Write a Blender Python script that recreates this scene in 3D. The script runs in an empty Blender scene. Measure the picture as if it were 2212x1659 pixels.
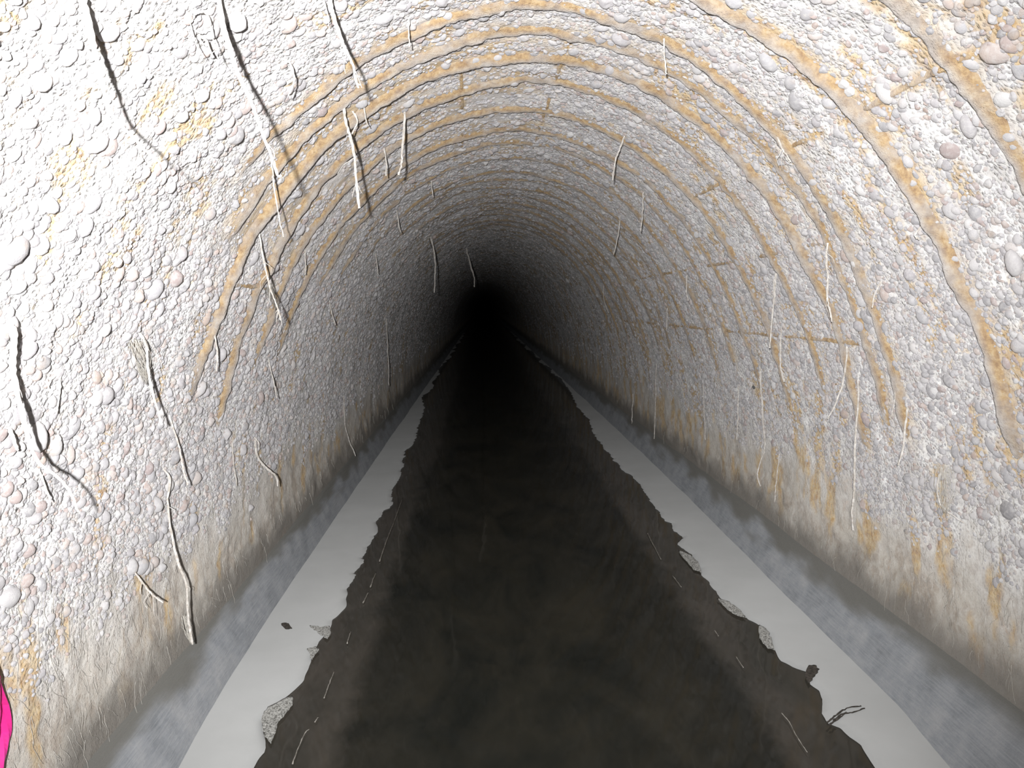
import bpy, math, random
import numpy as np
from mathutils import Vector, Matrix
random.seed(7); rng = np.random.default_rng(11)
S = bpy.context.scene
COL = S.collection

# ------------------------------------------------------------------ camera
FPX, IW, IH = 1600.0, 2212.0, 1659.0
VP = (1043.0, 659.0); ROLL = 0.045
CAM = np.array([-0.13, 0.0, 0.0])
_d = np.array([(VP[0]-IW/2)/FPX, (IH/2-VP[1])/FPX, -1.0]); _d /= np.linalg.norm(_d)
_u = np.array([-math.sin(ROLL), math.cos(ROLL), 0.0]); _u -= _d*_u.dot(_d); _u /= np.linalg.norm(_u)
RW = np.array([np.cross(_d, _u), _d, _u])            # camera vector -> world vector
cd = bpy.data.cameras.new('camera'); cam = bpy.data.objects.new('camera', cd); COL.objects.link(cam)
cd.sensor_width = 36.0; cd.lens = FPX/IW*36.0; cd.clip_start = 0.02; cd.clip_end = 200
M4 = Matrix([[*RW[0], CAM[0]], [*RW[1], CAM[1]], [*RW[2], CAM[2]], [0, 0, 0, 1]])
cam.matrix_world = M4
S.camera = cam

# ------------------------------------------------------------------ light: the camera's flash, black world
w = bpy.data.worlds.new('world'); S.world = w; w.use_nodes = True
w.node_tree.nodes['Background'].inputs[0].default_value = (0, 0, 0, 1)
fl = bpy.data.lights.new('flash', 'SPOT'); fl.energy = 350; fl.color = (0.975, 0.985, 1.0)
fl.shadow_soft_size = 0.012; fl.spot_size = math.radians(101); fl.spot_blend = 1.0
flo = bpy.data.objects.new('flash', fl); COL.objects.link(flo)
flo.location = (CAM[0]-0.055, -0.14, 0.045)
aim = Vector((0.0, 1.0, -0.10)); flo.rotation_euler = aim.to_track_quat('-Z', 'Y').to_euler()
S.view_settings.view_transform = 'Standard'; S.view_settings.look = 'None'
S.view_settings.gamma = 1.0; S.view_settings.use_curve_mapping = False
S.view_settings.exposure = 0.0

# ------------------------------------------------------------------ tunnel section and rays
A, B, ZC = 1.03, 1.465, -0.80
ZW, ZJ, XW = -1.10, -0.96, 0.926                    # water level, foot of the wall, outer edge of the scum
PH0 = math.asin((ZJ-ZC)/B)
def ray(px, py):
    v = np.array([(px-IW/2)/FPX, (IH/2-py)/FPX, -1.0]); v /= np.linalg.norm(v); return RW @ v
def hit(px, py, off=0.0):
    d = ray(px, py); a_, b_ = A-off, B-off
    qa = (d[0]/a_)**2+(d[2]/b_)**2; qb = 2*(CAM[0]*d[0]/a_**2+(CAM[2]-ZC)*d[2]/b_**2)
    qc = (CAM[0]/a_)**2+((CAM[2]-ZC)/b_)**2-1
    t = (-qb+math.sqrt(qb*qb-4*qa*qc))/2/qa
    return CAM+d*t, t
def flat(px, py, z=ZW):
    d = ray(px, py); t = (z-CAM[2])/d[2]; return CAM+d*t
def phi_of(p): return math.atan2((p[2]-ZC)/B, -p[0]/A)   # 0 = left side, pi = right side
def surf(ph, y, off):
    """point on the lining, moved `off` into the tunnel (arrays)"""
    x = -A*np.cos(ph); z = ZC+B*np.sin(ph)
    nx = -x/A**2; nz = -(z-ZC)/B**2; l = np.sqrt(nx*nx+nz*nz)
    return np.stack([x+off*nx/l, y+0*x, z+off*nz/l], -1), np.stack([nx/l, 0*x, nz/l], -1)

# ------------------------------------------------------------------ numpy noise
_T = rng.random((256, 256))
def vn(x, y):
    xi = np.floor(x).astype(np.int64); yi = np.floor(y).astype(np.int64)
    fx = x-xi; fy = y-yi; fx = fx*fx*(3-2*fx); fy = fy*fy*(3-2*fy)
    a = _T[xi % 256, yi % 256]; b = _T[(xi+1) % 256, yi % 256]; c = _T[xi % 256, (yi+1) % 256]; d = _T[(xi+1) % 256, (yi+1) % 256]
    return (a*(1-fx)+b*fx)*(1-fy)+(c*(1-fx)+d*fx)*fy
def fbm(x, y, o=4):
    s = 0; a = .5; t = 0
    for k in range(o): s = s+a*vn(x*2**k+17.3*k, y*2**k+9.1*k); t += a; a *= .5
    return s/t
def sst(a, b, x):
    t = np.clip((x-a)/(b-a), 0, 1); return t*t*(3-2*t)

# hoops: (y at crown, skew per metre left, skew right, left end z, right end z, ridge strength left, right)
HOOPS = [
 (1.215, 0.0, 0.0, 9, -0.22, 0.0, 0.55), (1.535, 0.0, -0.03, 9, -0.35, 0.0, 1.0),
 (1.742, -0.02, 0.17, 0.33, -0.40, 0.8, 0.7), (1.905, -0.03, 0.10, 0.20, -0.42, 0.9, 0.55),
 (2.087, 0.04, 0.07, -0.20, -0.48, 1.3, 0.8), (2.297, -0.04, 0.08, -0.32, -0.35, 1.1, 0.6),
 (2.622, 0.06, 0.07, -0.15, -0.42, 1.0, 0.7), (2.915, 0.04, 0.06, -0.16, -0.40, 0.9, 0.6),
 (3.142, 0.0, 0.08, 0.06, -0.35, 0.7, 0.55), (3.446, 0.0, 0.06, 0.12, -0.38, 0.6, 0.6),
 (3.823, 0.0, 0.05, 0.2, -0.36, 0.55, 0.55), (4.028, 0.0, 0.06, 0.45, -0.30, 0.5, 0.4),
 (4.30, 0.0, 0.05, 0.35, -0.36, 0.5, 0.5), (4.60, 0.0, 0.05, 0.45, -0.34, 0.5, 0.5),
 (4.97, 0.0, 0.04, 0.5, -0.36, 0.4, 0.5), (5.27, 0.0, 0.04, 0.5, -0.3, 0.4, 0.5),
 (5.60, 0.0, 0.04, 0.5, -0.32, 0.4, 0.5), (5.95, 0.0, 0.03, 0.4, -0.3, 0.4, 0.5), (6.30, 0.0, 0.03, 0.4, -0.3, 0.4, 0.5)]
def hoop_y(h, x): return h[0]-h[1]*np.maximum(-x, 0)+h[2]*np.maximum(x, 0)
def hoop_env(h, x, z):
    e = np.where(x < 0, sst(-0.10, 0.12, z-h[3]), sst(-0.10, 0.12, z-h[4])); w_ = sst(-.22, .22, x)
    return e*(h[5]*(1-w_)+h[6]*w_)
BARS = []
def add_bar(p0, p1, wd, seed):
    a, _ = hit(*p0); b, _ = hit(*p1)
    BARS.append((phi_of(a), a[1], phi_of(b), b[1], wd, seed))
add_bar((997, 118), (998, 330), .014, 1); add_bar((1232, 84), (1152, 318), .015, 2)
add_bar((2212, 62), (1500, 424), .013, 3); add_bar((1792, 524), (1330, 612), .012, 4)
add_bar((1862, 742), (1320, 690), .012, 5); add_bar((505, 615), (585, 622), .012, 6)

def masks(ph, y):
    x = -A*np.cos(ph); z = ZC+B*np.sin(ph)
    s = ph*1.25
    rust = np.zeros_like(x); ridge = np.zeros_like(x)
    for k, h in enumerate(HOOPS):
        yy = hoop_y(h, x); e = hoop_env(h, x, z); d = y-yy
        wd = (.036+.034*vn(s*4+k*7.7, 3.3+k))*max(1, h[0]/3.4)
        m = e*np.where(d < 0, np.exp(-(d/wd)**2), np.exp(-(d/.010)**2))
        brk = sst(.30, .62, fbm(s*9+k*5.1, y*9+k, 3))
        rust = np.maximum(rust, np.clip(m, 0, 1)*(.25+.75*brk))
        ridge = np.maximum(ridge, np.clip(e*1.3, 0, 1)*np.exp(-((d+.010)/np.where(d < 0, .038, .020))**2))
    for (pa, ya, pb, yb, wd, sd) in BARS:
        t = (y-ya)/(yb-ya); inside = sst(-.02, .03, t)*sst(1.02, .97, t)
        pc = pa+(pb-pa)*np.clip(t, 0, 1); d = (ph-pc)*1.1
        rust = np.maximum(rust, .9*inside*np.exp(-(d/wd)**2)*(.15+.85*sst(.35, .6, fbm(y*7+sd*9, s*3, 3))))
    zone = sst(.25, -.05, x)*sst(-.85, -.72, x)*sst(1.7, 1.95, y)*sst(3.6, 2.7, y)*sst(-.1, .25, z)   # smoother brown vault, upper left
    ridge = np.maximum(ridge, zone*(.35+.55*sst(.4, .6, fbm(s*8, y*14, 3)))); rust = np.maximum(rust, .55*zone*sst(.45, .65, fbm(s*5, y*20, 3)))
    # loose rust patches, longer along the hoops
    p = fbm(s*7+5, y*16+2, 4)+.035*sst(.4, .9, x)-.03*sst(-.3, -.8, x); rust = np.maximum(rust, .75*sst(.57, .69, p)*sst(-.97, -.80, z))
    up = sst(.0, .5, z)
    grime = sst(-.79, -.925, z+.07*(fbm(s*9, y*12+3, 5)-.5)*2)
    dirt = sst(-.50, -.84, z+.16*(fbm(s*5, y*7+8, 4)-.5)*2)           # brown slime along the foot
    return rust, ridge, dirt, grime
def relief(ph, y, ridge, dirt):
    s = ph*1.25
    low = (fbm(s*3+1, y*3+1, 3)-.5)*.028
    med = (fbm(s*28, y*28, 3)-.5)*.013
    fine = (fbm(s*75+3, y*75, 2)-.5)*.006*np.clip(2.5/np.maximum(y, .3), 0, 1)
    rough = (1-.6*ridge)*(1-.45*dirt)
    return low+(med+fine)*rough+dirt*(fbm(s*60, y*22, 3)-.5)*.010

# ------------------------------------------------------------------ materials
def mat(name):
    m = bpy.data.materials.new(name); m.use_nodes = True; nt = m.node_tree
    return m, nt, nt.nodes['Principled BSDF']
def N(nt, t, **k):
    n = nt.nodes.new(t)
    for a, v in k.items():
        if a == 'inp':
            for i, q in v.items(): n.inputs[i].default_value = q
        else: setattr(n, a, v)
    return n
def mixc(nt, fac, a, b, blend='MIX'):
    n = N(nt, 'ShaderNodeMix', data_type='RGBA', blend_type=blend)
    for sock, v in ((0, fac), (6, a), (7, b)):
        if hasattr(v, 'is_output'): nt.links.new(v, n.inputs[sock])
        else: n.inputs[sock].default_value = v if sock == 0 else (*v, 1)
    return n.outputs[2]
def ramp(nt, src, stops):
    r = N(nt, 'ShaderNodeValToRGB'); e = r.color_ramp.elements
    while len(e) < len(stops): e.new(.5)
    for q, (p, c) in zip(e, stops):
        q.position = p; q.color = (*c, 1) if len(c) == 3 else c
    nt.links.new(src, r.inputs[0]); return r.outputs[0]
def math_(nt, op, a, b=0.5, clamp=False):
    n = N(nt, 'ShaderNodeMath', operation=op, use_clamp=clamp)
    for i, v in enumerate((a, b)):
        if hasattr(v, 'is_output'): nt.links.new(v, n.inputs[i])
        else: n.inputs[i].default_value = v
    return n.outputs[0]
def noise(nt, co, sc, det=4, rough=.6, dist=0):
    n = N(nt, 'ShaderNodeTexNoise'); nt.links.new(co, n.inputs['Vector'])
    n.inputs['Scale'].default_value = sc; n.inputs['Detail'].default_value = det; n.inputs['Roughness'].default_value = rough
    n.inputs['Distortion'].default_value = dist
    return n.outputs['Fac']
def bump(nt, bsdf, h, dist, strength=1.0):
    bsdf.inputs['Diffuse Roughness'].default_value = 1.0
    b = N(nt, 'ShaderNodeBump'); b.inputs['Distance'].default_value = dist; b.inputs['Strength'].default_value = strength
    nt.links.new(h, b.inputs['Height']); nt.links.new(b.outputs[0], bsdf.inputs['Normal'])
STONES = [(0.0, (.38, .365, .37)), (.22, (.52, .505, .515)), (.45, (.60, .575, .57)), (.62, (.47, .445, .455)),
          (.78, (.66, .645, .635)), (.90, (.54, .45, .41)), (1.0, (.44, .365, .355))]

def wall_material():
    m, nt, bs = mat('washed_gravel_concrete')
    geo = N(nt, 'ShaderNodeNewGeometry').outputs['Position']
    at = N(nt, 'ShaderNodeAttribute', attribute_name='mask'); sep = N(nt, 'ShaderNodeSeparateColor')
    nt.links.new(at.outputs['Color'], sep.inputs[0]); rust, ridge, dirt = sep.outputs
    n1 = noise(nt, geo, 9, 6, .65); n2 = noise(nt, geo, 55, 5, .7); n3 = noise(nt, geo, 230, 3, .6)
    base = ramp(nt, n1, [(.30, (.54, .51, .48)), (.46, (.70, .68, .655)), (.60, (.86, .85, .83)), (.75, (.70, .65, .60))])
    base = mixc(nt, math_(nt, 'MULTIPLY', ramp(nt, n2, [(.38, (1, 1, 1)), (.55, (0, 0, 0))]), .45), base, (.50, .47, .45))
    # gravel too small to build: cell colour and relief
    v = N(nt, 'ShaderNodeTexVoronoi', feature='F1'); v.inputs['Scale'].default_value = 105; nt.links.new(geo, v.inputs['Vector'])
    sv = N(nt, 'ShaderNodeSeparateColor'); nt.links.new(v.outputs['Color'], sv.inputs[0])
    stone = ramp(nt, sv.outputs[0], STONES)
    inside = ramp(nt, v.outputs['Distance'], [(.30, (1, 1, 1)), (.48, (0, 0, 0))])
    keep = math_(nt, 'SUBTRACT', 1.0, math_(nt, 'MAXIMUM', math_(nt, 'MULTIPLY', ridge, .85), dirt), True)
    base = mixc(nt, math_(nt, 'MULTIPLY', math_(nt, 'MULTIPLY', inside, keep), .7), base, stone)
    # mortar skin of the hoops: smooth grey brown
    base = mixc(nt, math_(nt, 'MULTIPLY', ridge, .5), base, (.47, .405, .36))
    # brown slime at the foot
    mp = N(nt, 'ShaderNodeMapping'); mp.inputs['Scale'].default_value = (1, 1, .62); nt.links.new(geo, mp.inputs[0])
    dc = ramp(nt, noise(nt, mp.outputs[0], 9, 6, .7, .6), [(.30, (.24, .215, .19)), (.42, (.41, .345, .28)), (.52, (.55, .505, .44)), (.61, (.46, .40, .34)), (.70, (.56, .39, .26))])
    dc = mixc(nt, ramp(nt, noise(nt, mp.outputs[0], 60, 4, .7), [(.50, (0, 0, 0)), (.66, (.6, .6, .6))]), dc, (.66, .63, .58))
    base = mixc(nt, math_(nt, 'MULTIPLY', dirt, .9), base, dc)
    # rust
    rn = math_(nt, 'MULTIPLY', rust, math_(nt, 'ADD', math_(nt, 'MULTIPLY', n2, 1.9), -.05), True)
    rc = ramp(nt, noise(nt, geo, 38, 4, .7), [(.35, (.43, .27, .145)), (.50, (.58, .415, .215)), (.66, (.68, .55, .36))])
    base = mixc(nt, math_(nt, 'MULTIPLY', rn, 1.15, True), base, rc)
    base = mixc(nt, math_(nt, 'MULTIPLY', at.outputs['Alpha'], .88), base, (.19, .175, .155))
    nt.links.new(base, bs.inputs['Base Color'])
    bs.inputs['Roughness'].default_value = .78; bs.inputs['Specular IOR Level'].default_value = .35
    dome = math_(nt, 'MULTIPLY', math_(nt, 'SUBTRACT', .5, v.outputs['Distance']), keep)
    h = math_(nt, 'ADD', math_(nt, 'MULTIPLY', dome, .9), math_(nt, 'ADD', math_(nt, 'MULTIPLY', n2, .9), math_(nt, 'MULTIPLY', n3, .45)))
    bump(nt, bs, h, .0075, .8)
    return m
def pebble_material():
    m, nt, bs = mat('river_pebble')
    oi = N(nt, 'ShaderNodeObjectInfo'); geo = N(nt, 'ShaderNodeNewGeometry').outputs['Position']
    c = ramp(nt, oi.outputs['Random'], STONES)
    n1 = noise(nt, geo, 120, 4, .6)
    c = mixc(nt, math_(nt, 'MULTIPLY', ramp(nt, n1, [(.45, (0, 0, 0)), (.65, (1, 1, 1))]), .45), c, (.70, .68, .66))
    c = mixc(nt, ramp(nt, noise(nt, geo, 14, 3, .6), [(.60, (0, 0, 0)), (.75, (.5, .5, .5))]), c, (.56, .40, .26))
    nt.links.new(c, bs.inputs['Base Color']); bs.inputs['Roughness'].default_value = .62
    bs.inputs['Specular IOR Level'].default_value = .35
    bump(nt, bs, noise(nt, geo, 350, 3, .6), .0015, .7)
    bs.inputs['Diffuse Roughness'].default_value = .35
    return m
def hoop_material():
    m, nt, bs = mat('rust_stained_mortar')
    geo = N(nt, 'ShaderNodeNewGeometry').outputs['Position']
    at = N(nt, 'ShaderNodeAttribute', attribute_name='mask'); sep = N(nt, 'ShaderNodeSeparateColor')
    nt.links.new(at.outputs['Color'], sep.inputs[0])
    n1 = noise(nt, geo, 30, 5, .7)
    c = ramp(nt, n1, [(.3, (.38, .335, .30)), (.5, (.49, .445, .41)), (.68, (.58, .545, .515))])
    rc = ramp(nt, noise(nt, geo, 60, 4, .7), [(.35, (.36, .225, .12)), (.52, (.53, .365, .185)), (.66, (.63, .49, .30))])
    f = math_(nt, 'MULTIPLY', sep.outputs[0], ramp(nt, noise(nt, geo, 12, 4, .6), [(.34, (.15, .15, .15)), (.56, (.92, .92, .92))]), True)
    c = mixc(nt, f, c, rc)
    nt.links.new(c, bs.inputs['Base Color']); bs.inputs['Roughness'].default_value = .75
    bump(nt, bs, math_(nt, 'ADD', noise(nt, geo, 90, 5, .7), noise(nt, geo, 300, 3, .6)), .005, .8)
    return m
def simple(name, c1, c2, sc, rough=.7, bd=.001, spec=.4, det=4):
    m, nt, bs = mat(name); geo = N(nt, 'ShaderNodeNewGeometry').outputs['Position']
    n = noise(nt, geo, sc, det, .6)
    nt.links.new(ramp(nt, n, [(.35, c1), (.65, c2)]), bs.inputs['Base Color'])
    bs.inputs['Roughness'].default_value = rough; bs.inputs['Specular IOR Level'].default_value = spec
    if bd: bump(nt, bs, n, bd, .8)
    return m
def bench_material():
    m, nt, bs = mat('wet_trowelled_concrete'); geo = N(nt, 'ShaderNodeNewGeometry').outputs['Position']
    mp = N(nt, 'ShaderNodeMapping'); mp.inputs['Scale'].default_value = (1, .04, 1); nt.links.new(geo, mp.inputs[0])
    st = noise(nt, mp.outputs[0], 260, 3, .65); n1 = noise(nt, geo, 10, 7, .68); n2 = noise(nt, geo, 160, 4, .6)
    c = ramp(nt, n1, [(.3, (.19, .20, .212)), (.5, (.265, .275, .29)), (.7, (.34, .34, .345))])
    c = mixc(nt, ramp(nt, st, [(.42, (0, 0, 0)), (.62, (.35, .35, .35))]), c, (.40, .40, .405))
    at = N(nt, 'ShaderNodeAttribute', attribute_name='mask'); sep = N(nt, 'ShaderNodeSeparateColor')
    nt.links.new(at.outputs['Color'], sep.inputs[0])
    c = mixc(nt, sep.outputs[0], c, (.165, .16, .145))
    nt.links.new(c, bs.inputs['Base Color']); bs.inputs['Roughness'].default_value = .55
    bump(nt, bs, math_(nt, 'ADD', math_(nt, 'MULTIPLY', st, 1.0), math_(nt, 'MULTIPLY', n2, .6)), .0045, .8)
    return m
def water_material():
    m, nt, bs = mat('murky_water'); geo = N(nt, 'ShaderNodeNewGeometry').outputs['Position']
    mp = N(nt, 'ShaderNodeMapping'); mp.inputs['Scale'].default_value = (1, .45, 1); nt.links.new(geo, mp.inputs[0])
    n1 = noise(nt, mp.outputs[0], 4.5, 5, .6, .5)
    sx = N(nt, 'ShaderNodeSeparateXYZ'); nt.links.new(geo, sx.inputs[0])
    shelf = ramp(nt, math_(nt, 'ADD', math_(nt, 'ABSOLUTE', sx.outputs[0], 0), math_(nt, 'MULTIPLY', n1, .16)), [(.60, (0, 0, 0)), (.66, (1, 1, 1))])
    c = ramp(nt, n1, [(.35, (.009, .0095, .008)), (.65, (.021, .019, .014))])
    c2 = ramp(nt, n1, [(.35, (.028, .026, .021)), (.65, (.050, .043, .035))])
    nt.links.new(mixc(nt, shelf, c, c2), bs.inputs['Base Color'])
    bs.inputs['Roughness'].default_value = .06; bs.inputs['IOR'].default_value = 1.33
    bump(nt, bs, noise(nt, mp.outputs[0], 9, 2, .5), .004, .25)
    return m
M_WALL = wall_material(); M_PEB = pebble_material(); M_HOOP = hoop_material()
M_BENCH = bench_material(); M_WATER = water_material()
M_SCUM = simple('pale_scum_film', (.40, .40, .39), (.44, .44, .43), 3.2, .55, .0003, .4, 5)
M_ROOT = simple('pale_root', (.52, .47, .41), (.78, .75, .71), 90, .7, .0008)
M_ROOTF = simple('grey_root_fibre', (.60, .55, .47), (.80, .77, .71), 90, .8, 0)
M_DARK = simple('dark_debris', (.025, .022, .018), (.07, .06, .05), 120, .8, .001)
M_FOAM = simple('grey_foam', (.07, .068, .06), (.46, .45, .42), 210, .5, .0015, .5)
M_SEAM_GLINT = simple('pale_seam_glint', (.22, .20, .17), (.50, .47, .42), 60, .6, 0)  # pale colour stands in for the glint along the submerged seam
M_FLOOR = simple('silted_invert', (.05, .045, .035), (.09, .08, .06), 8, .9, .003)
M_PINK = simple('fluorescent_pink_film', (.85, .03, .28), (.95, .06, .38), 6, .45, 0)
M_DKSTONE = simple('dark_stone', (.10, .10, .10), (.17, .165, .16), 60, .7, .001)

# ------------------------------------------------------------------ mesh helpers
def mk(name, V, F, m, parent=None, smooth=True, attr=None, **props):
    me = bpy.data.meshes.new(name); V = np.asarray(V, dtype=np.float32)
    if isinstance(F, np.ndarray):
        n, k = F.shape
        me.vertices.add(len(V)); me.vertices.foreach_set('co', V.ravel())
        me.loops.add(n*k); me.loops.foreach_set('vertex_index', F.astype(np.int32).ravel())
        me.polygons.add(n); me.polygons.foreach_set('loop_start', np.arange(0, n*k, k, dtype=np.int32))
        me.update(calc_edges=True)
    else:
        me.from_pydata([tuple(map(float, v)) for v in V], [], F); me.update()
    me.materials.append(m)
    if smooth: me.polygons.foreach_set('use_smooth', np.ones(len(me.polygons), dtype=bool))
    if attr is not None:
        a = me.attributes.new('mask', 'FLOAT_COLOR', 'POINT'); a.data.foreach_set('color', attr.astype(np.float32).ravel())
    o = bpy.data.objects.new(name, me); COL.objects.link(o)
    if parent: o.parent = parent
    for k_, v in props.items(): o[k_] = v
    return o
def grid_faces(r, c):
    i = np.arange(r-1)[:, None]*c+np.arange(c-1)[None, :]
    return np.stack([i, i+1, i+c+1, i+c], -1).reshape(-1, 4)

# ------------------------------------------------------------------ the lining
ys = [-2.5, -2.0, -1.5, -1.0, -.6, -.2, .1, .4, .6, .75, .85]
y = .9
while y < 34: ys.append(y); y += .0075*max(1, y/1.3)
while y < 85: ys.append(y); y += .6
YS = np.array(ys)
NPH = 470
PH = np.linspace(PH0, math.pi-PH0, NPH)
GP, GY = np.meshgrid(PH, YS)
r_, g_, d_, up_ = masks(GP, GY)
off = relief(GP, GY, g_, d_)
foot = sst(PH0, PH0+.05, GP)*sst(math.pi-PH0, math.pi-PH0-.05, GP)
P, NRM = surf(GP, GY, off*foot)
ATT = np.stack([r_, np.clip(g_, 0, 1), d_, up_], -1)
c1 = int(np.argmin(np.abs(PH-math.asin((.16-ZC)/B)))); c2 = NPH-1-c1
def lining(name, a, b, label, cat):
    sl = np.s_[:, a:b+1]; V = P[sl].reshape(-1, 3)
    return mk(name, V, grid_faces(len(YS), b-a+1), M_WALL, attr=ATT[sl].reshape(-1, 4), kind='structure', label=label, category=cat)
wall_left = lining('wall_left', 0, c1, 'brightly lit left wall of eroded gravel concrete with pale pebbles standing out', 'wall')
wall_right = lining('wall_right', c2, NPH-1, 'right wall of eroded gravel concrete streaked with orange rust', 'wall')
ceiling = lining('ceiling', c1, c2, 'arched tunnel crown of eroded gravel concrete between the rusty hoops', 'ceiling')
# end of the tunnel, far in the dark
# sloped concrete foot on each side
def bench(name, sg, label):
    K = 26; yy = YS[::2]; t = np.linspace(0, 1, K)
    TT, YY = np.meshgrid(t, yy)
    xw = np.interp(YY, [1.5, 1.75, 1.95, 2.5, 3.5, 6], [.920, .929, .944, .962, .966, .972]) if sg < 0 else np.interp(YY, [1.5, 1.84, 2.4, 3.1, 4, 6], [.890, .916, .922, .934, .948, .962])
    X0 = A*math.cos(PH0)+.006; X = X0-(X0-xw)*(TT/.773)**.85
    Z = ZJ+.02-(ZJ-ZW+.075)*TT**1.15
    X = X+(fbm(YY*1.6+sg*5, TT*1.5, 4)-.5)*.018; Z = Z+(fbm(YY*5+sg*9, TT*6, 3)-.5)*.010
    Z = Z+(fbm(YY*.8+sg*2, TT*40, 2)-.5)*.004
    V = np.stack([sg*X, YY, Z], -1).reshape(-1, 3)
    dk = sst(.42, .12, TT+.32*(fbm(YY*5+3*sg, TT*4, 4)-.5)*2)
    at = np.stack([dk, dk, dk, dk], -1).reshape(-1, 4)
    F = grid_faces(len(yy), K)
    if sg > 0: F = F[:, ::-1]
    return mk(name, V, F, M_BENCH, attr=at, kind='structure', label=label, category='concrete ledge')
bench('trim_1', -1, 'smooth dark grey sloping concrete foot of the left wall')
bench('trim_2', 1, 'smooth dark grey sloping concrete foot of the right wall')
# invert below the water
xs = np.linspace(-.95, .95, 30); yy = np.linspace(-2.5, 84, 120); XX, YY = np.meshgrid(xs, yy)
ZZ = -1.30+.16*(XX/.95)**2+(fbm(XX*5, YY*5, 3)-.5)*.01
mk('floor', np.stack([XX, YY, ZZ], -1).reshape(-1, 3), grid_faces(120, 30), M_FLOOR, kind='structure',
   label='silted concrete invert below the dark water', category='floor')
# the stream
xs = np.linspace(-.985, .985, 26); XX, YY = np.meshgrid(xs, np.linspace(-2.5, 84, 160))
ZZ = ZW-.005+(fbm(XX*4, YY*3, 2)-.5)*.002
mk('water', np.stack([XX, YY, ZZ], -1).reshape(-1, 3), grid_faces(160, 26), M_WATER,
   label='dark murky stream running down the middle of the tunnel floor', category='water')

# ------------------------------------------------------------------ hoops
ORD = ['nearest', 'second', 'third', 'fourth', 'fifth', 'sixth', 'seventh', 'eighth', 'ninth', 'tenth', 'eleventh', 'twelfth',
       'thirteenth', 'fourteenth', 'fifteenth', 'sixteenth', 'seventeenth', 'eighteenth', 'farthest']
HL = {0: 'pale rusty hoop crossing the upper right corner only', 1: 'rusty hoop with a peeling brown lip on the upper right, second from the camera',
      2: 'orange stained hoop touching the top edge of the picture at the crown', 3: 'wide grey brown hoop just behind the topmost orange one',
      4: 'boldest brown hoop with a sharp black underside, running low on the left', 5: 'rusty hoop right behind the boldest black-edged one',
      6: 'bright orange edged hoop, second behind the boldest black-edged one'}
for k, h in enumerate(HOOPS):
    step = .006*max(1, h[0]/2)
    n = int(4.4/step); ph = np.linspace(PH0+.12, math.pi-PH0-.12, n)
    x = -A*np.cos(ph); z = ZC+B*np.sin(ph); e = hoop_env(h, x, z)
    idx = np.where(e > .02)[0]
    if len(idx) < 5: continue
    ph = ph[idx[0]:idx[-1]+1]; x = x[idx[0]:idx[-1]+1]; z = z[idx[0]:idx[-1]+1]; e = e[idx[0]:idx[-1]+1]
    s = ph*1.25; yb = hoop_y(h, x)+(fbm(s*6+k*3, s*0+k, 3)-.5)*.022
    prof = [(-1.0, -.35), (-.8, .10), (-.45, .55), (-.1, .85), (.18, 1.0), (.30, .97), (.36, .6), (.38, -.2), (.40, -1.0)]
    wd = .032*max(1, h[0]/3.2)*(.7+.6*vn(s*7+k*9, k+.5)); V = []; AT = []
    for j, (u, hh) in enumerate(prof):
        jag = (fbm(s*34+k, j*0+s*0+k*2.2, 3)-.5)*.012*(1 if j >= 4 else .5)
        Y = yb+u*wd+jag
        _, gg, dd, _ = masks(ph, Y)
        o_ = relief(ph, Y, gg, dd)
        hgt = .0155*max(1, h[0]/3.6)*np.clip(e, 0, 1.3)*(.55+.75*fbm(s*10+k*4, k*3.1+s*0, 3))*hh+(fbm(s*40+k, j*.9+s*0, 2)-.5)*.0035-(.0075)*(1-np.clip(e*1.6, 0, 1))
        V.append(surf(ph, Y, o_+hgt)[0])
        rr = np.clip(1.35-abs(u+.60)*1.7, 0, 1)*np.ones_like(s); AT.append(np.stack([rr]*4, -1))
    V = np.stack(V, 1); AT = np.stack(AT, 1)
    lab = HL.get(k, f'{ORD[k]} rust-stained hoop from the camera, {"thin orange arc across the grey crown" if k < 12 else "faint brown arc deep in the tunnel"}')
    mk('reinforcing_hoop', V.reshape(-1, 3), grid_faces(len(ph), len(prof)), M_HOOP, attr=AT.reshape(-1, 4),
       label=lab, category='steel hoop', group='rusty reinforcing hoops around the tunnel')
BL = ['rusty lengthwise bar mark left of the crown centre', 'rusty lengthwise bar mark right of the crown centre, slanting to the dark end',
      'broken ochre lengthwise bar stain crossing the upper right corner', 'lengthwise bar mark across the hoops on the upper part of the right wall',
      'lowest lengthwise bar mark on the right wall, below the ochre one', 'short lengthwise bar stub among the hoops on the left wall']
for k, (pa, ya, pb, yb, wd, sd) in enumerate(BARS):
    n = int(abs(yb-ya)/.008)+8; t = np.linspace(0, 1, n); Y = ya+(yb-ya)*t; pc = pa+(pb-pa)*t
    V = []; AT = []
    for u, hh in [(-1, -.6), (-.7, .35), (-.2, 1), (.3, .95), (.75, .3), (1, -.6)]:
        ph = pc+(u*.006+(fbm(Y*14+k, Y*0+u, 2)-.5)*.004)/1.1
        _, gg, dd, _ = masks(ph, Y)
        lift = sst(.36, .58, fbm(Y*5+k*11, Y*0+k, 3))
        V.append(surf(ph, Y, relief(ph, Y, gg, dd)+.0045*hh*lift-.004*(1-lift)+.0005)[0]); AT.append(np.ones((n, 4)))
    mk('reinforcing_bar', np.stack(V, 1).reshape(-1, 3), grid_faces(n, 6), M_HOOP, attr=np.stack(AT, 1).reshape(-1, 4),
       label=BL[k], category='steel bar', group='lengthwise reinforcing bars')

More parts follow.
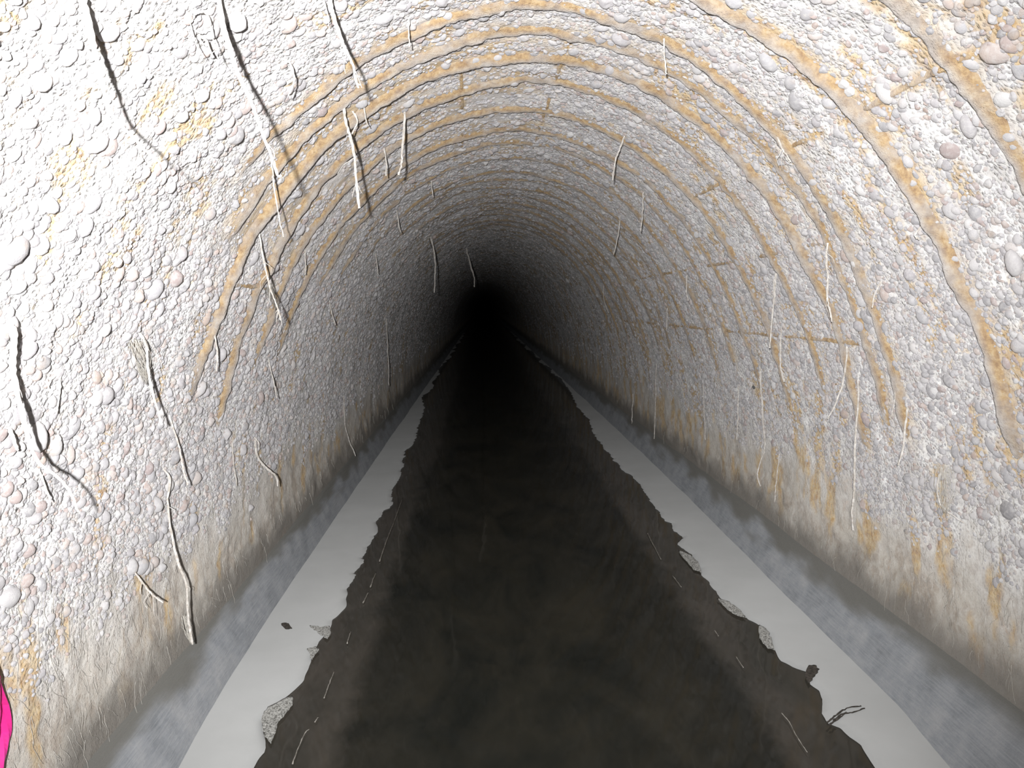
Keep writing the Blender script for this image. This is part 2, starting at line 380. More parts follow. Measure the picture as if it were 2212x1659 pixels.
# ------------------------------------------------------------------ pebbles
def ico(sub, seed, amp=.16):
    import bmesh
    r = np.random.default_rng(seed); bm = bmesh.new(); bmesh.ops.create_icosphere(bm, subdivisions=sub, radius=1)
    ks = r.normal(size=(5, 3))*1.3; phs = r.random(5)*6.28
    for v in bm.verts:
        c = np.array(v.co); f = 1+amp*sum(math.sin(k.dot(c)+p) for k, p in zip(ks, phs))/2
        v.co = v.co*f
    me = bpy.data.meshes.new('pebble'); bm.to_mesh(me); bm.free(); me.materials.append(M_PEB)
    me.polygons.foreach_set('use_smooth', np.ones(len(me.polygons), dtype=bool)); return me
PEB = [ico(2, 40+i) for i in range(7)]
def scatter(n, pa, pb, y0, y1, power, rmed, rsig):
    """random stones on the lining: phi, y, radius"""
    u = rng.random(n)
    if power == 0: yv = y0+(y1-y0)*u
    else: yv = 1/(1/y0+(1/y1-1/y0)*u)
    ph = pa+(pb-pa)*rng.random(n)
    r = rmed*np.exp(rsig*rng.normal(size=n))
    if power: r = r*(np.minimum(yv, 5.5)/y0)**.45
    return ph, yv, r
def settle(ph, yv, r, bury):
    rust, ridge, dirt, up = masks(ph, yv)
    keep = rng.random(len(ph)) > np.clip(.72*ridge+1.7*dirt, 0, 1)
    clump = fbm(ph*9, yv*7+4, 2)
    keep &= rng.random(len(ph)) < .40+1.2*(clump-.2)
    ph, yv, r = ph[keep], yv[keep], r[keep]
    _, g, d, _ = masks(ph, yv)
    pos, nrm = surf(ph, yv, relief(ph, yv, g, d))
    n = len(ph)
    el = 1+.55*rng.random(n)                      # elongation
    fl_ = .55+.3*rng.random(n)                    # flatness
    sink = (bury+.60*rng.random(n))*fl_*r
    pos = pos-nrm*sink[:, None]+nrm*(.0015)
    tan = np.stack([np.zeros(n), np.ones(n), np.zeros(n)], -1); bit = np.cross(nrm, tan)
    a = rng.random(n)*6.283
    nz = nrm+rng.normal(size=(n, 3))*.16; nz /= np.linalg.norm(nz, axis=1)[:, None]
    xx = tan*np.cos(a)[:, None]+bit*np.sin(a)[:, None]; xx -= nz*(xx*nz).sum(1)[:, None]; xx /= np.linalg.norm(xx, axis=1)[:, None]
    yy_ = np.cross(nz, xx)
    R = np.stack([xx, yy_, nz], -1)               # columns
    sc = np.stack([r*el, r, r*fl_*1.15], -1)
    return pos, R, sc, ph
def euler(R):
    sy = np.sqrt(R[:, 0, 0]**2+R[:, 1, 0]**2)
    return np.stack([np.arctan2(R[:, 2, 1], R[:, 2, 2]), np.arctan2(-R[:, 2, 0], sy), np.arctan2(R[:, 1, 0], R[:, 0, 0])], -1)
def pebble_nodes():
    ng = bpy.data.node_groups.new('gravel_nodes', 'GeometryNodeTree')
    ng.interface.new_socket('Geometry', in_out='INPUT', socket_type='NodeSocketGeometry')
    ng.interface.new_socket('Geometry', in_out='OUTPUT', socket_type='NodeSocketGeometry')
    L = ng.links; n = ng.nodes
    gi = n.new('NodeGroupInput'); go = n.new('NodeGroupOutput')
    m2p = n.new('GeometryNodeMeshToPoints'); L.new(gi.outputs[0], m2p.inputs[0])
    geos = []
    for i in range(4):
        s = n.new('GeometryNodeMeshIcoSphere'); s.inputs['Subdivisions'].default_value = 3; s.inputs['Radius'].default_value = 1
        sp = n.new('GeometryNodeSetPosition'); L.new(s.outputs[0], sp.inputs[0])
        nz = n.new('ShaderNodeTexNoise'); nz.noise_dimensions = '4D'; nz.inputs['W'].default_value = 3.7*i; nz.inputs['Scale'].default_value = .9; nz.inputs['Detail'].default_value = 1
        pos = n.new('GeometryNodeInputPosition'); L.new(pos.outputs[0], nz.inputs['Vector'])
        sb = n.new('ShaderNodeVectorMath'); sb.operation = 'SUBTRACT'; L.new(nz.outputs['Color'], sb.inputs[0]); sb.inputs[1].default_value = (.5, .5, .5)
        sc = n.new('ShaderNodeVectorMath'); sc.operation = 'SCALE'; L.new(sb.outputs[0], sc.inputs[0]); sc.inputs['Scale'].default_value = 1.1
        L.new(sc.outputs[0], sp.inputs['Offset'])
        ss = n.new('GeometryNodeSetShadeSmooth'); L.new(sp.outputs[0], ss.inputs[0])
        sm = n.new('GeometryNodeSetMaterial'); L.new(ss.outputs[0], sm.inputs[0]); sm.inputs['Material'].default_value = M_PEB
        geos.append(sm.outputs[0])
    g2i = n.new('GeometryNodeGeometryToInstance')
    for g in reversed(geos): L.new(g, g2i.inputs[0])
    iop = n.new('GeometryNodeInstanceOnPoints'); L.new(m2p.outputs[0], iop.inputs['Points']); L.new(g2i.outputs[0], iop.inputs['Instance'])
    iop.inputs['Pick Instance'].default_value = True
    for nm, sock in (('rot', 'Rotation'), ('scl', 'Scale')):
        a = n.new('GeometryNodeInputNamedAttribute'); a.data_type = 'FLOAT_VECTOR'; a.inputs['Name'].default_value = nm
        L.new(a.outputs[0], iop.inputs[sock])
    L.new(iop.outputs[0], go.inputs[0]); return ng
NG = pebble_nodes()
def gravel(parent, pa, pb, seed, ntop, nnear, nfar, bury):
    ph, yv, r = scatter(nnear, pa, pb, .80, 2.4, 0, .0034, .55)
    p2 = scatter(nfar, pa, pb, 2.4, 22., 1, .0046, .42)
    p3 = scatter(int(nnear*.042), pa, pb, .95, 4.0, 0, .0105, .32)
    ph = np.concatenate([ph, p2[0], p3[0]]); yv = np.concatenate([yv, p2[1], p3[1]]); r = np.clip(np.concatenate([r, p2[2], p3[2]]), .0025, .021)
    pos, R, sc, ph = settle(ph, yv, r, bury)
    # the largest seen become single pebbles
    rel = (pos-CAM) @ RW; dep = -rel[:, 2]; px = IW/2+FPX*rel[:, 0]/dep; py = IH/2-FPX*rel[:, 1]/dep
    vis = (px > 0) & (px < IW) & (py > 0) & (py < IH) & (dep > .1)
    size = np.where(vis, sc[:, 0]/np.maximum(dep, .1), 0)
    top = np.argsort(-size)[:ntop]; rest = np.ones(len(ph), bool); rest[top] = False
    for i, q in enumerate(top):
        o = bpy.data.objects.new('pebble', PEB[i % len(PEB)]); COL.objects.link(o); o.parent = parent
        M = Matrix([[*(R[q][a]*sc[q]), pos[q][a]] for a in range(3)]+[[0, 0, 0, 1]]); o.matrix_world = M
    me = bpy.data.meshes.new('gravel'); pp = pos[rest]; me.vertices.add(len(pp)); me.vertices.foreach_set('co', pp.astype(np.float32).ravel())
    for nm, v in (('rot', euler(R[rest])), ('scl', sc[rest])):
        a = me.attributes.new(nm, 'FLOAT_VECTOR', 'POINT'); a.data.foreach_set('vector', v.astype(np.float32).ravel())
    me.materials.append(M_PEB)
    o = bpy.data.objects.new('gravel', me); COL.objects.link(o); o.parent = parent; o['kind'] = 'stuff'
    md = o.modifiers.new('gravel', 'NODES'); md.node_group = NG
gravel(wall_left, PH0, PH[c1], 1, 300, 26000, 24000, .02)
gravel(wall_right, PH[c2], math.pi-PH0, 2, 300, 26000, 24000, .22)
gravel(ceiling, PH[c1], PH[c2], 3, 300, 30000, 34000, .20)

# ------------------------------------------------------------------ scum film along both edges of the water
def film(name, sg, inner, label):
    """inner: traced edge points near the camera (x, y); carried on by noise into the dark"""
    pts = [flat(*p) for p in inner]; pts.sort(key=lambda p: p[1])
    iy = np.array([p[1] for p in pts]); ix = np.array([abs(p[0]) for p in pts])
    yy = [-.5]; 
    while yy[-1] < 30: yy.append(yy[-1]+(.006 if yy[-1] < 1.0 else .006*max(1, yy[-1])))
    yy = np.array(yy)
    x_in = np.interp(yy, iy, ix)
    far = sst(iy[-1]-.2, iy[-1]+.4, yy)
    x_in = x_in*(1-far)+far*(.76+.06*(fbm(yy*2.2+sg, yy*0, 4)-.5))
    x_in = x_in+(fbm(yy*16+sg*4, yy*0+1, 4)-.5)*(.010+.03*sst(2.2, 3.2, yy))
    x_in = x_in+.17*sst(6.0, 13.0, yy)*(.4+1.2*fbm(yy*1.3+sg*3, yy*0+2, 3)); x_out = np.full_like(yy, .99); x_in = np.minimum(x_in, .985)
    K = 9; V = []
    for j in range(K):
        t = j/(K-1); V.append(np.stack([sg*(x_in+(x_out-x_in)*t), yy, ZW+.0022+0*yy+(fbm(yy*2, yy*0+t*3, 2)-.5)*.0015-(.0035 if j == 0 else 0)], -1))
    V.insert(0, V[0]-np.array([0, 0, .003])+np.array([sg*.003, 0, 0]))
    V = np.stack(V, 1); F = grid_faces(len(yy), K+1)
    if sg > 0: pass
    else: F = F[:, ::-1]
    mk(name, V.reshape(-1, 3), F, M_SCUM, label=label, category='scum')
inL = [(548, 1659), (560, 1640), (571, 1625), (574, 1600), (568, 1575), (566, 1552), (590, 1530), (625, 1500), (655, 1470), (668, 1435), (672, 1418), (690, 1385),
       (712, 1360), (722, 1335), (745, 1310), (752, 1275), (765, 1245), (765, 1235), (780, 1215), (795, 1180), (815, 1150), (812, 1130), (830, 1105),
       (848, 1085), (846, 1060), (862, 1030), (870, 1010), (875, 975), (895, 955), (905, 920), (925, 880), (930, 850)]
inR = [(1890, 1659), (1880, 1640), (1860, 1608), (1835, 1590), (1815, 1570), (1790, 1560), (1775, 1540), (1776, 1510), (1768, 1490), (1750, 1478), (1745, 1450),
       (1712, 1440), (1685, 1425), (1672, 1395), (1660, 1370), (1645, 1352), (1612, 1335), (1595, 1315), (1560, 1295), (1548, 1275), (1515, 1240),
       (1508, 1220), (1490, 1195), (1466, 1175), (1472, 1160), (1455, 1145), (1445, 1128), (1430, 1112), (1410, 1090), (1392, 1060), (1385, 1045), (1340, 1010),
       (1320, 985), (1300, 960), (1282, 935), (1270, 905), (1240, 875), (1220, 850), (1195, 820), (1170, 795)]
film('scum_film', -1, inL, 'smooth pale grey scum strip floating along the left edge of the water')
film('scum_film', 1, inR, 'smooth pale grey scum strip floating along the right edge of the water')

# ------------------------------------------------------------------ tubes: roots, seam glint strands
def tube(pts, r0, r1, sides=6, seed=0, jit=.0, sub=5, lumps=.25):
    P_ = np.array(pts, float); n = len(P_)
    # Catmull-Rom
    out = []
    for i in range(n-1):
        p0 = P_[max(i-1, 0)]; p1 = P_[i]; p2 = P_[i+1]; p3 = P_[min(i+2, n-1)]
        for k in range(sub):
            t = k/sub; out.append(.5*((2*p1)+(-p0+p2)*t+(2*p0-5*p1+4*p2-p3)*t*t+(-p0+3*p1-3*p2+p3)*t**3))
    out.append(P_[-1]); C = np.array(out); m = len(C)
    rr = np.random.default_rng(seed); 
    if jit: C[1:-1] += rr.normal(size=(m-2, 3))*jit
    V = []; F = []
    for i in range(m):
        d = C[min(i+1, m-1)]-C[max(i-1, 0)]; d /= np.linalg.norm(d)+1e-9
        u = np.cross(d, [0, 1, 0.3]); u /= np.linalg.norm(u); v = np.cross(d, u)
        r = (r0+(r1-r0)*i/(m-1))*(1+lumps*rr.uniform(-1, 1))
        for k in range(sides):
            a = 2*math.pi*k/sides; V.append(C[i]+r*(u*math.cos(a)+v*math.sin(a)))
    for i in range(m-1):
        for k in range(sides):
            a = i*sides+k; b = i*sides+(k+1) % sides; F.append((a, b, b+sides, a+sides))
    F.append(tuple(range(sides-1, -1, -1))); F.append(tuple(range((m-1)*sides, m*sides)))
    return V, F, C
def hang(pts, cling=.012, free=True):
    """pixel path -> world path: starts on the lining, then hangs in its own cross plane or trails on the lining"""
    p0, t0 = hit(*pts[0], off=.003); out = [p0]; y0 = p0[1]
    for i, q in enumerate(pts[1:]):
        d = ray(*q); ps, ts = hit(*q, off=cling)
        tp = (y0-CAM[1])/d[1]
        t = min(ts, tp) if free else ts
        out.append(CAM+d*t)
    return out
def root(pts, w0, w1, label, free=True, cling=.012, hairs=0, clump=None, group=None, side=None):
    """w0, w1: widths in photograph pixels at the two ends"""
    W_ = hang(pts, cling, free)
    d0 = np.linalg.norm(W_[0]-CAM); d1 = np.linalg.norm(W_[-1]-CAM)
    sd = int(pts[0][0]*7+pts[0][1])
    V, F, C = tube(W_, w0*.5*d0/FPX, w1*.5*d1/FPX, 6, sd, .0004*d0/1.5, 6)
    o = mk('hanging_root', V, F, M_ROOT, label=label, category='root', group=group or 'pale roots hanging from the tunnel lining')
    rr = np.random.default_rng(sd+5)
    for k in range(hairs):
        i = rr.integers(2, len(C)-3); a = C[i]; L = rr.uniform(.012, .035)
        dr = np.array([rr.normal()*.7, rr.normal()*.4, -1.0]); dr /= np.linalg.norm(dr)
        b = a+dr*L; c = b+np.array([rr.normal()*.3, 0, -1])*L*.6
        v, f, _ = tube([a, (a+b)/2+rr.normal(size=3)*.001, b, c], .0006*d0/1.2, .0003*d0/1.2, 4, k, 0, 2)
        mk('rootlet', v, f, M_ROOT, o)
    if clump:                                     # a tuft of fine fibres: (top pixel, bottom pixel, width px, count)
        (ta, tb, wpx, cnt) = clump; pa_, _ = hit(*ta, off=.012); pb_, _ = hit(*tb, off=.028); wm = wpx*np.linalg.norm(pa_-CAM)/FPX
        VV = []; FF = []
        for k in range(cnt):
            j = rr.normal(size=3)*np.array([.3, .3, .10])*wm; e = rr.normal(size=3)*.18*wm
            mid = (pa_+pb_)/2+j*1.2+rr.normal(size=3)*.12*wm
            v, f, _ = tube([pa_+j*.9, mid, pb_+e], .0005, .0003, 4, k, .0008, 4)
            b0 = len(VV); VV += v; FF += [tuple(x+b0 for x in g) for g in f]
        mk('fibre_tuft', VV, FF, M_ROOTF, o, kind='stuff')
    if side:
        for s_ in side:
            v, f, _ = tube(hang(s_[0], cling, free), s_[1]*.5*d0/FPX, s_[1]*.3*d0/FPX, 5, 9, .0006, 5); mk('rootlet', v, f, M_ROOT, o)
    return o
root([(176, -25), (186, 30), (200, 90), (208, 130), (218, 170), (230, 222), (247, 255), (290, 300), (322, 332), (358, 362)], 13, 3,
     'thick white root in the upper left corner, its tip bending right', cling=.02)
root([(470, -20), (478, 40), (492, 90), (510, 150), (540, 215), (560, 270), (585, 335), (600, 378), (608, 379)], 11, 4,
     'long white root from the top edge, ending in a small hook beside the black-edged hoop', cling=.02, hairs=3)
root([(584, 345), (590, 378), (591, 400), (600, 455), (612, 512)], 3.5, 2, 'thin root trailing just below the hooked end of the long white root', cling=.02)
root([(712, -20), (714, 10), (722, 40), (737, 85), (745, 105), (762, 140), (768, 170), (775, 190)], 9, 4,
     'white crooked root from the top edge, right of the long hooked one', cling=.02, hairs=3, side=[([(697, -10), (706, 25), (711, 60)], 2.5)])
root([(612, 128), (630, 142), (635, 175), (630, 190), (622, 208)], 4, 3, 'short hook-shaped root left of the crooked root on the upper left vault')
root([(743, 225), (745, 255), (755, 290), (764, 330), (770, 400), (776, 450)], 5, 5, 'root with a dark knobbed tip crossing the rusty hoops left of the crown',
     cling=.018, hairs=4, side=[([(762, 240), (772, 262), (762, 285), (753, 296)], 4), ([(755, 300), (766, 330), (772, 352)], 2.5)])
root([(874, 240), (873, 280), (868, 330), (868, 350), (861, 378)], 4, 4, 'straight pale root hanging across the hoops nearest the crown on its left', cling=.018)
root([(560, 505), (568, 555), (580, 610), (590, 640), (598, 660), (606, 692)], 4, 2.5, 'root with a feathery white tuft near its tip on the left wall', cling=.018,
     hairs=7, clump=((580, 615), (600, 668), 15, 40))
root([(884, 38), (883, 70), (885, 100)], 3, 2.5, 'short thin root on the crown near the top edge, left of centre')
root([(786, 225), (790, 260), (796, 272)], 2.5, 2, 'very short root on the brown hoop right of the looped root')
root([(830, 320), (835, 355), (834, 380)], 3, 2.5, 'short root just left of the straight one near the crown')
root([(1434, 83), (1435, 120), (1440, 160)], 3, 2.5, 'short pale root on the upper right vault near the crown')
root([(1350, 292), (1338, 325), (1330, 345), (1323, 390)], 3.5, 2.5, 'kinked thin root hanging right of the crown, below three round pebbles')
root([(1390, 415), (1388, 460), (1384, 500)], 2.5, 2, 'faint root right of and below the kinked one on the right vault')
root([(1340, 465), (1337, 500), (1325, 550)], 2.5, 2, 'thin slanting root between the crown and the right wall')
root([(930, 512), (938, 545), (940, 580), (938, 632)], 4, 1.8, 'root hanging into the dark, left of the black tunnel end', clump=((930, 512), (937, 542), 9, 14))
root([(1007, 536), (1017, 575), (1024, 600), (1025, 620)], 4, 2, 'root hanging right in front of the black tunnel end', cling=.05)
root([(1788, 525), (1785, 560), (1788, 600), (1787, 640), (1792, 668), (1797, 695)], 4, 3, 'white root with forked tip crossing the ochre bar mark on the right wall', hairs=4)
root([(1677, 590), (1674, 615), (1673, 640), (1668, 690), (1663, 752)], 4, 2.5, 'white root left of the fork-tipped one on the right wall', side=[([(1672, 600), (1670, 640)], 2)])
root([(1689, 705), (1686, 745), (1686, 790), (1694, 825)], 3, 4, 'pale root with a bushy end below the lowest bar mark on the right wall', hairs=5)
root([(1484, 595), (1483, 625), (1487, 650)], 2.5, 2, 'short curved root among the far hoops on the right wall')
root([(1905, 605), (1890, 635), (1884, 665)], 3, 2, 'short slanting root on the right wall, right of the fork-tipped one')
root([(1830, 740), (1827, 790), (1814, 850), (1788, 905)], 4, 2.5, 'pale root bending down to the left in the middle of the right wall')
root([(1855, 810), (1853, 880), (1847, 960), (1845, 1060), (1840, 1100), (1843, 1145)], 4, 3.5, 'longest straight white root running down the right wall', cling=.02)
root([(1963, 865), (1958, 900), (1950, 970), (1940, 1005)], 4, 3, 'white root right of the longest straight root on the right wall')
root([(1935, 815), (1932, 870), (1923, 905)], 2, 1.5, 'hair-thin root between the longest root and the one to its right')
root([(1642, 790), (1645, 860), (1650, 930), (1652, 970), (1640, 1005), (1637, 1030), (1643, 1050)], 3.5, 2.5, 'long bent root below a small orange spot on the right wall')
root([(1594, 828), (1594, 900), (1592, 950)], 2.5, 2, 'thin straight root left of the long bent one on the right wall')
root([(1519, 830), (1521, 880), (1524, 950)], 2, 2, 'faint straight root low on the right wall, far behind the bent one')
root([(1684, 980), (1676, 1050), (1673, 1085)], 2.5, 2, 'thin root low on the right wall beside a dark crack')
root([(1998, 483), (1988, 492), (1977, 508), (1986, 518)], 3.5, 3, 'tiny curled root on the upper right wall beside two white pebbles')
root([(2035, 1010), (2025, 1050), (2030, 1085), (2050, 1108), (2083, 1130)], 4, 2.5, 'broad bundle of root fibres low on the right wall', cling=.02, clump=((2040, 1008), (2040, 1105), 22, 30))
root([(24, 700), (30, 730), (28, 790), (35, 840), (50, 900), (65, 960), (85, 1000), (130, 1035), (155, 1070), (168, 1105)], 13, 3.5,
     'thickest white root at the left edge, curving down with a black shadow', cling=.028, hairs=4)
root([(300, 718), (316, 745), (320, 800), (330, 850), (350, 918)], 7, 3.5, 'root with a wide beard of matted fibres on the left wall', cling=.018, hairs=3,
     clump=((290, 735), (316, 822), 30, 46))
root([(128, 798), (130, 830), (127, 860), (122, 893)], 5, 3, 'short straight root between the thick edge root and the bearded root', side=[([(126, 802), (108, 825), (105, 838)], 5)])
root([(20, 922), (28, 945), (38, 972)], 8, 5, 'stubby white root at the left edge, beside the lower half of the thick one', cling=.025)
root([(458, 702), (466, 740), (470, 765), (467, 802)], 4, 2.5, 'root hanging at the lower end of the black-edged hoop on the left wall')
root([(365, 897), (385, 960), (395, 1010), (405, 1048)], 3.5, 3, 'slender root below and right of the bearded one')
root([(350, 1010), (367, 1035), (362, 1085), (370, 1150), (386, 1220), (402, 1262), (406, 1330), (416, 1392)], 4, 4, 'longest root low on the left wall, ending in a frayed white tip',
     cling=.02, hairs=5, clump=((398, 1330), (414, 1388), 9, 26))
root([(548, 938), (556, 985), (575, 1010), (595, 1028), (600, 1050)], 6, 3, 'flattened root swinging to the right low on the left wall', cling=.02, side=[([(545, 940), (558, 955), (560, 970)], 3)])
root([(500, 940), (505, 1000), (512, 1050)], 3, 2, 'thin root just left of the flattened swinging one')
root([(578, 768), (585, 800), (598, 860)], 3, 2, 'thin root on the left wall below the feathery-tufted one')
root([(84, 1012), (103, 1065), (110, 1085)], 4, 2.5, 'short root below the bend of the thick edge root')
root([(286, 1228), (318, 1272), (352, 1302)], 3.5, 2.5, 'hairy grey root lying diagonally low on the left wall', hairs=5)
root([(834, 688), (838, 760), (840, 832)], 2.5, 2, 'long thin straight root far down the left wall')
root([(742, 855), (748, 930), (768, 985)], 2.5, 2, 'thin root low on the left wall just above the grey foot, far back')
root([(812, 548), (816, 592)], 2.2, 1.6, 'faint short root on the left shoulder of the vault, far back')
root([(658, 540), (660, 575), (658, 593)], 2.5, 2, 'short root between the hoops on the left, right of the tufted one')
root([(857, 455), (862, 490), (866, 502)], 2.2, 1.8, 'faint short root on the far left vault below the straight root')
root([(932, 388), (935, 425)], 2.2, 1.8, 'tiny straight root on the far crown, left of centre')
root([(711, 648), (716, 672), (724, 702)], 2.2, 1.8, 'faint root in the middle of the far left wall')
root([(1368, 850), (1365, 900), (1367, 927)], 2.5, 2, 'short root just above the grey foot far down the right wall')
root([(1418, 785), (1416, 880), (1413, 948)], 2.2, 2, 'long faint root above the grey foot far down the right wall')
root([(1442, 665), (1440, 712)], 2.2, 1.8, 'tiny root above the lowest bar mark on the right wall')
root([(1304, 618), (1305, 650), (1315, 676)], 2, 1.6, 'faint curved root at the far end of the right wall bar marks')
root([(1680, 296), (1690, 322), (1698, 334), (1708, 350)], 3.5, 3, 'fine wriggling root stuck along a hoop on the upper right vault', hairs=2)
root([(418, 40), (424, 28), (440, 26), (452, 38), (455, 60), (466, 110), (473, 132)], 3, 2, 'thin root looped into an oval ring with a ragged knot on the upper left vault', cling=.015,
     side=[([(418, 40), (412, 56), (424, 95), (440, 125)], 2.5), ([(430, 75), (445, 88), (452, 105), (458, 118)], 6), ([(430, 75), (434, 90), (446, 100)], 5), ([(418, 60), (432, 72), (453, 64)], 2.5)])

def root_hairs(parent, sg):
    rr = np.random.default_rng(60+sg); VV = []; FF = []
    for k in range(520):
        yv = 1/(1/1.1+(1/7.0-1/1.1)*rr.random()); z0 = rr.uniform(-.90, -.45); L = rr.uniform(.02, .075)
        pts = []; w0 = rr.normal()*.004
        for q in range(5):
            z = z0-L*q/4; ph = math.asin(min((z-ZC)/B, 1)); ph = ph if sg < 0 else math.pi-ph
            yy = yv+w0*q+rr.normal()*.002; g = masks(np.array([ph]), np.array([yy])) if q == 0 else g
            o_ = relief(np.array([ph]), np.array([yy]), g[1], g[2])[0]
            pts.append(surf(np.array([ph]), np.array([yy]), o_+.003+.001*q)[0][0])
        r = .00055*max(1, yv/2); v, f, _ = tube(pts, r, r*.5, 3, k, 0, 2); b0 = len(VV); VV += v; FF += [tuple(x+b0 for x in t) for t in f]
    mk('root_hair', VV, FF, M_ROOTF, parent, kind='stuff')
root_hairs(wall_left, -1); root_hairs(wall_right, 1)

# ------------------------------------------------------------------ small things on the water and the wall
def patch(name, path, z, th, m, label, cat, **kw):
    """low lens-shaped sheet inside an outline of pixels on the water plane"""
    P_ = np.array([flat(*q, z=ZW) for q in path]); c = P_.mean(0); n0 = len(P_)
    ring = []
    for i in range(n0):
        for k in range(4):
            t = k/4; q = P_[i]*(1-t)+P_[(i+1) % n0]*t; ring.append(q+rng.normal(size=3)*np.array([.0015, .002, 0]))
    ring = np.array(ring); n = len(ring); V = []; F = []
    for lv, (sc, zz) in enumerate([(1.0, z-.002), (1.0, z+.4*th), (.86, z+th), (.55, z+th*1.1), (.25, z+th*.9)]):
        for q in ring:
            p = c+(q-c)*sc; V.append((p[0], p[1], ZW+zz+rng.uniform(-.3, .3)*th*(lv > 1)))
    for lv in range(4):
        for i in range(n): F.append((lv*n+i, lv*n+(i+1) % n, (lv+1)*n+(i+1) % n, (lv+1)*n+i))
    F.append(tuple(range(4*n, 5*n)))
    return mk(name, V, F, m, label=label, category=cat, **kw)
FG = 'speckled foam patches on the scum edges'
patch('foam_patch', [(566, 1552), (580, 1530), (612, 1512), (632, 1506), (634, 1520), (620, 1540), (602, 1560), (596, 1585), (585, 1608), (574, 1596), (567, 1575)], .004, .003, M_FOAM,
      'largest speckled grey foam patch, on the left scum edge near the bottom of the picture', 'foam', group=FG)
patch('foam_patch', [(668, 1354), (690, 1357), (712, 1355), (716, 1368), (708, 1382), (696, 1374), (682, 1366)], .004, .003, M_FOAM,
      'pointed foam patch on the left scum edge, across from the dark fleck', 'foam', group=FG)
patch('foam_patch', [(664, 1404), (682, 1400), (690, 1406), (680, 1418), (673, 1428), (669, 1414)], .004, .003, M_FOAM,
      'smaller foam patch directly below the pointed one on the left scum edge', 'foam', group=FG)
patch('foam_patch', [(1466, 1190), (1490, 1200), (1508, 1216), (1516, 1238), (1500, 1232), (1478, 1210)], .004, .003, M_FOAM, 'farthest speckled foam patch on the right scum edge', 'foam', group=FG)
patch('foam_patch', [(1550, 1295), (1574, 1302), (1596, 1318), (1612, 1336), (1592, 1332), (1566, 1314)], .004, .003, M_FOAM, 'middle foam patch on the right scum edge', 'foam', group=FG)
patch('foam_patch', [(1640, 1352), (1658, 1364), (1668, 1386), (1672, 1406), (1656, 1400), (1640, 1380)], .004, .003, M_FOAM, 'nearest foam patch on the right scum edge, above the notch', 'foam', group=FG)
patch('debris_fleck', [(607, 1350), (615, 1348), (623, 1351), (630, 1360), (620, 1361), (611, 1357)], .004, .004, M_DARK, 'small dark fleck lying alone on the left scum strip', 'debris')
patch('debris_fleck', [(1746, 1440), (1762, 1440), (1770, 1447), (1760, 1462), (1748, 1478), (1738, 1462)], .0035, .002, M_DARK, 'dark wedge of debris in the notch of the right scum edge', 'debris')
def strand(paths, wpx, m, name, label, cat, z=.006, **kw):
    e = bpy.data.objects.new(name, None); COL.objects.link(e); b_ = flat(*paths[0][0], z=ZW+z); e.location = b_
    e['label'] = label; e['category'] = cat; e.empty_display_size = .05
    for pth in paths:
        W_ = [flat(*q, z=ZW+z)-b_ for q in pth]; r = wpx*.5*np.linalg.norm(W_[0]+b_-CAM)/FPX
        v, f, _ = tube(W_, r, r*.6, 5, int(pth[0][0]), r*.25, 6, .3)
        mk('strand' if cat == 'foam' else 'prong', v, f, m, e)
    return e
strand([[(1786, 1562), (1806, 1545), (1830, 1530), (1860, 1525)], [(1800, 1556), (1822, 1542), (1845, 1538), (1868, 1530)], [(1792, 1566), (1812, 1552), (1828, 1538)]], 3.5, M_DARK,
       'dark_twig', 'forked dark twig lying on the right scum strip below the notch', 'twig')
strand([[(632, 1650), (655, 1590), (668, 1575)], [(680, 1560), (688, 1548)], [(700, 1508), (712, 1475), (722, 1450)], [(750, 1390), (758, 1362)], [(784, 1302), (796, 1278)],
        [(800, 1268), (812, 1236)], [(820, 1212), (836, 1165), (850, 1130), (870, 1075)]], 2.6, M_SEAM_GLINT, 'seam_glint', 'broken pale strands for the glint of a submerged seam beside the left scum strip', 'foam', z=.001)  # added strands on the water, drawn for the glinting seam below it
strand([[(1398, 1150), (1412, 1178), (1428, 1208)], [(1452, 1242), (1472, 1268)], [(1544, 1362), (1552, 1374)], [(1590, 1418), (1606, 1442)], [(1688, 1540), (1705, 1560), (1722, 1592), (1744, 1625)]],
       2.0, M_SEAM_GLINT, 'seam_glint', 'broken pale strands for the glint of a submerged seam beside the right scum strip', 'foam', z=.001)  # same added glint line for the seam on the right
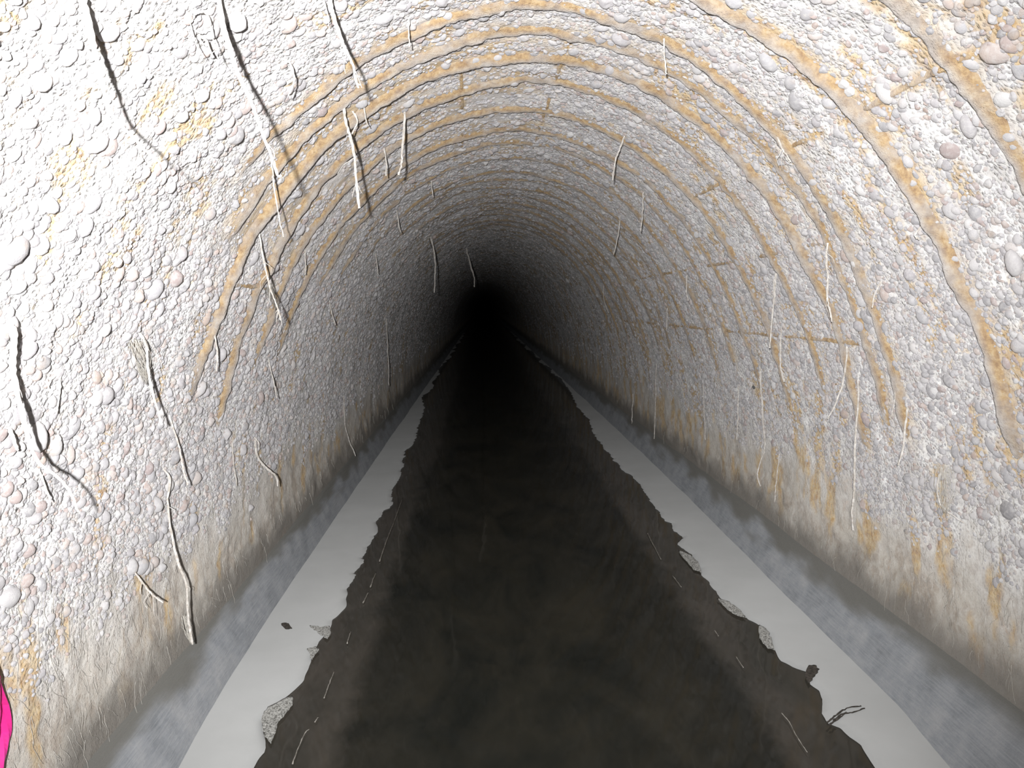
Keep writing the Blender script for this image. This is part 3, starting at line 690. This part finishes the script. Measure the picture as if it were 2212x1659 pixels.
def wall_stone(px, py, wpx, m, label, el=1.5, rz=0):
    p, t = hit(px, py, off=.006); r = wpx*.5*t/FPX; me = ico(2, int(px), .2); me.name = 'stone'; me.materials.clear(); me.materials.append(m)
    o = bpy.data.objects.new('stone', me); COL.objects.link(o)
    n = -np.array([p[0]/A**2, 0, (p[2]-ZC)/B**2]); n /= np.linalg.norm(n)
    q = Vector(n).to_track_quat('Z', 'Y').to_matrix().to_4x4()
    o.matrix_world = Matrix.Translation(Vector(p)) @ q @ Matrix.Rotation(rz, 4, 'Z') @ Matrix.Diagonal((r*el, r, r*.7, 1))
    o['label'] = label; o['category'] = 'stone'
wall_stone(1628, 836, 9, M_DKSTONE, 'small dark stone low on the right wall, left of the bushy-ended root')
wall_stone(62, 758, 34, M_PEB, 'large angular grey stone standing out beside the thick root at the left edge', 1.3, .8)
wall_stone(515, 52, 34, M_PEB, 'largest pebble on the upper left vault, beside the long hooked root', 1.3, .5)
wall_stone(2192, 565, 36, M_PEB, 'large tan pebble at the right edge of the picture', 1.4, 1.2)
wall_stone(315, 588, 28, M_PEB, 'round pale pebble standing out in the middle of the left wall', 1.1, 1.2)
wall_stone(228, 712, 26, M_PEB, 'round tan pebble on the left wall, above the short straight root', 1.1, 1.2)
# pink flagging tape at the left edge
tp = []
for i, (px, py) in enumerate([(-30, 1425), (-8, 1470), (2, 1530), (4, 1590), (-2, 1650), (-6, 1720)]):
    tp.append(hit(px, py, off=.02+.012*math.sin(i*1.7))[0])
V = []; F = []
C_ = []
for i in range(len(tp)-1):
    for k in range(6): C_.append(tp[i]+(tp[i+1]-tp[i])*k/6)
C_.append(tp[-1]); C_ = np.array(C_)
for i, c in enumerate(C_):
    for th in (0, .0012):
        for j in range(6):
            u = (j/5-.5)
            V.append(c+np.array([.006*math.sin(u*6+i*.3)+th, u*.034, .004*math.cos(u*5)]))
for i in range(len(C_)-1):
    for sft in (0, 6):
        for j in range(5):
            a = i*12+sft+j; q = (a, a+1, a+13, a+12); F.append(q if sft else q[::-1])
    for j in (0, 5):
        a = i*12+j; q = (a, a+6, a+18, a+12); F.append(q if j == 0 else q[::-1])
mk('marker_tape', V, F, M_PINK, smooth=False, label='bright pink marker tape hanging at the lower left edge of the picture', category='tape')
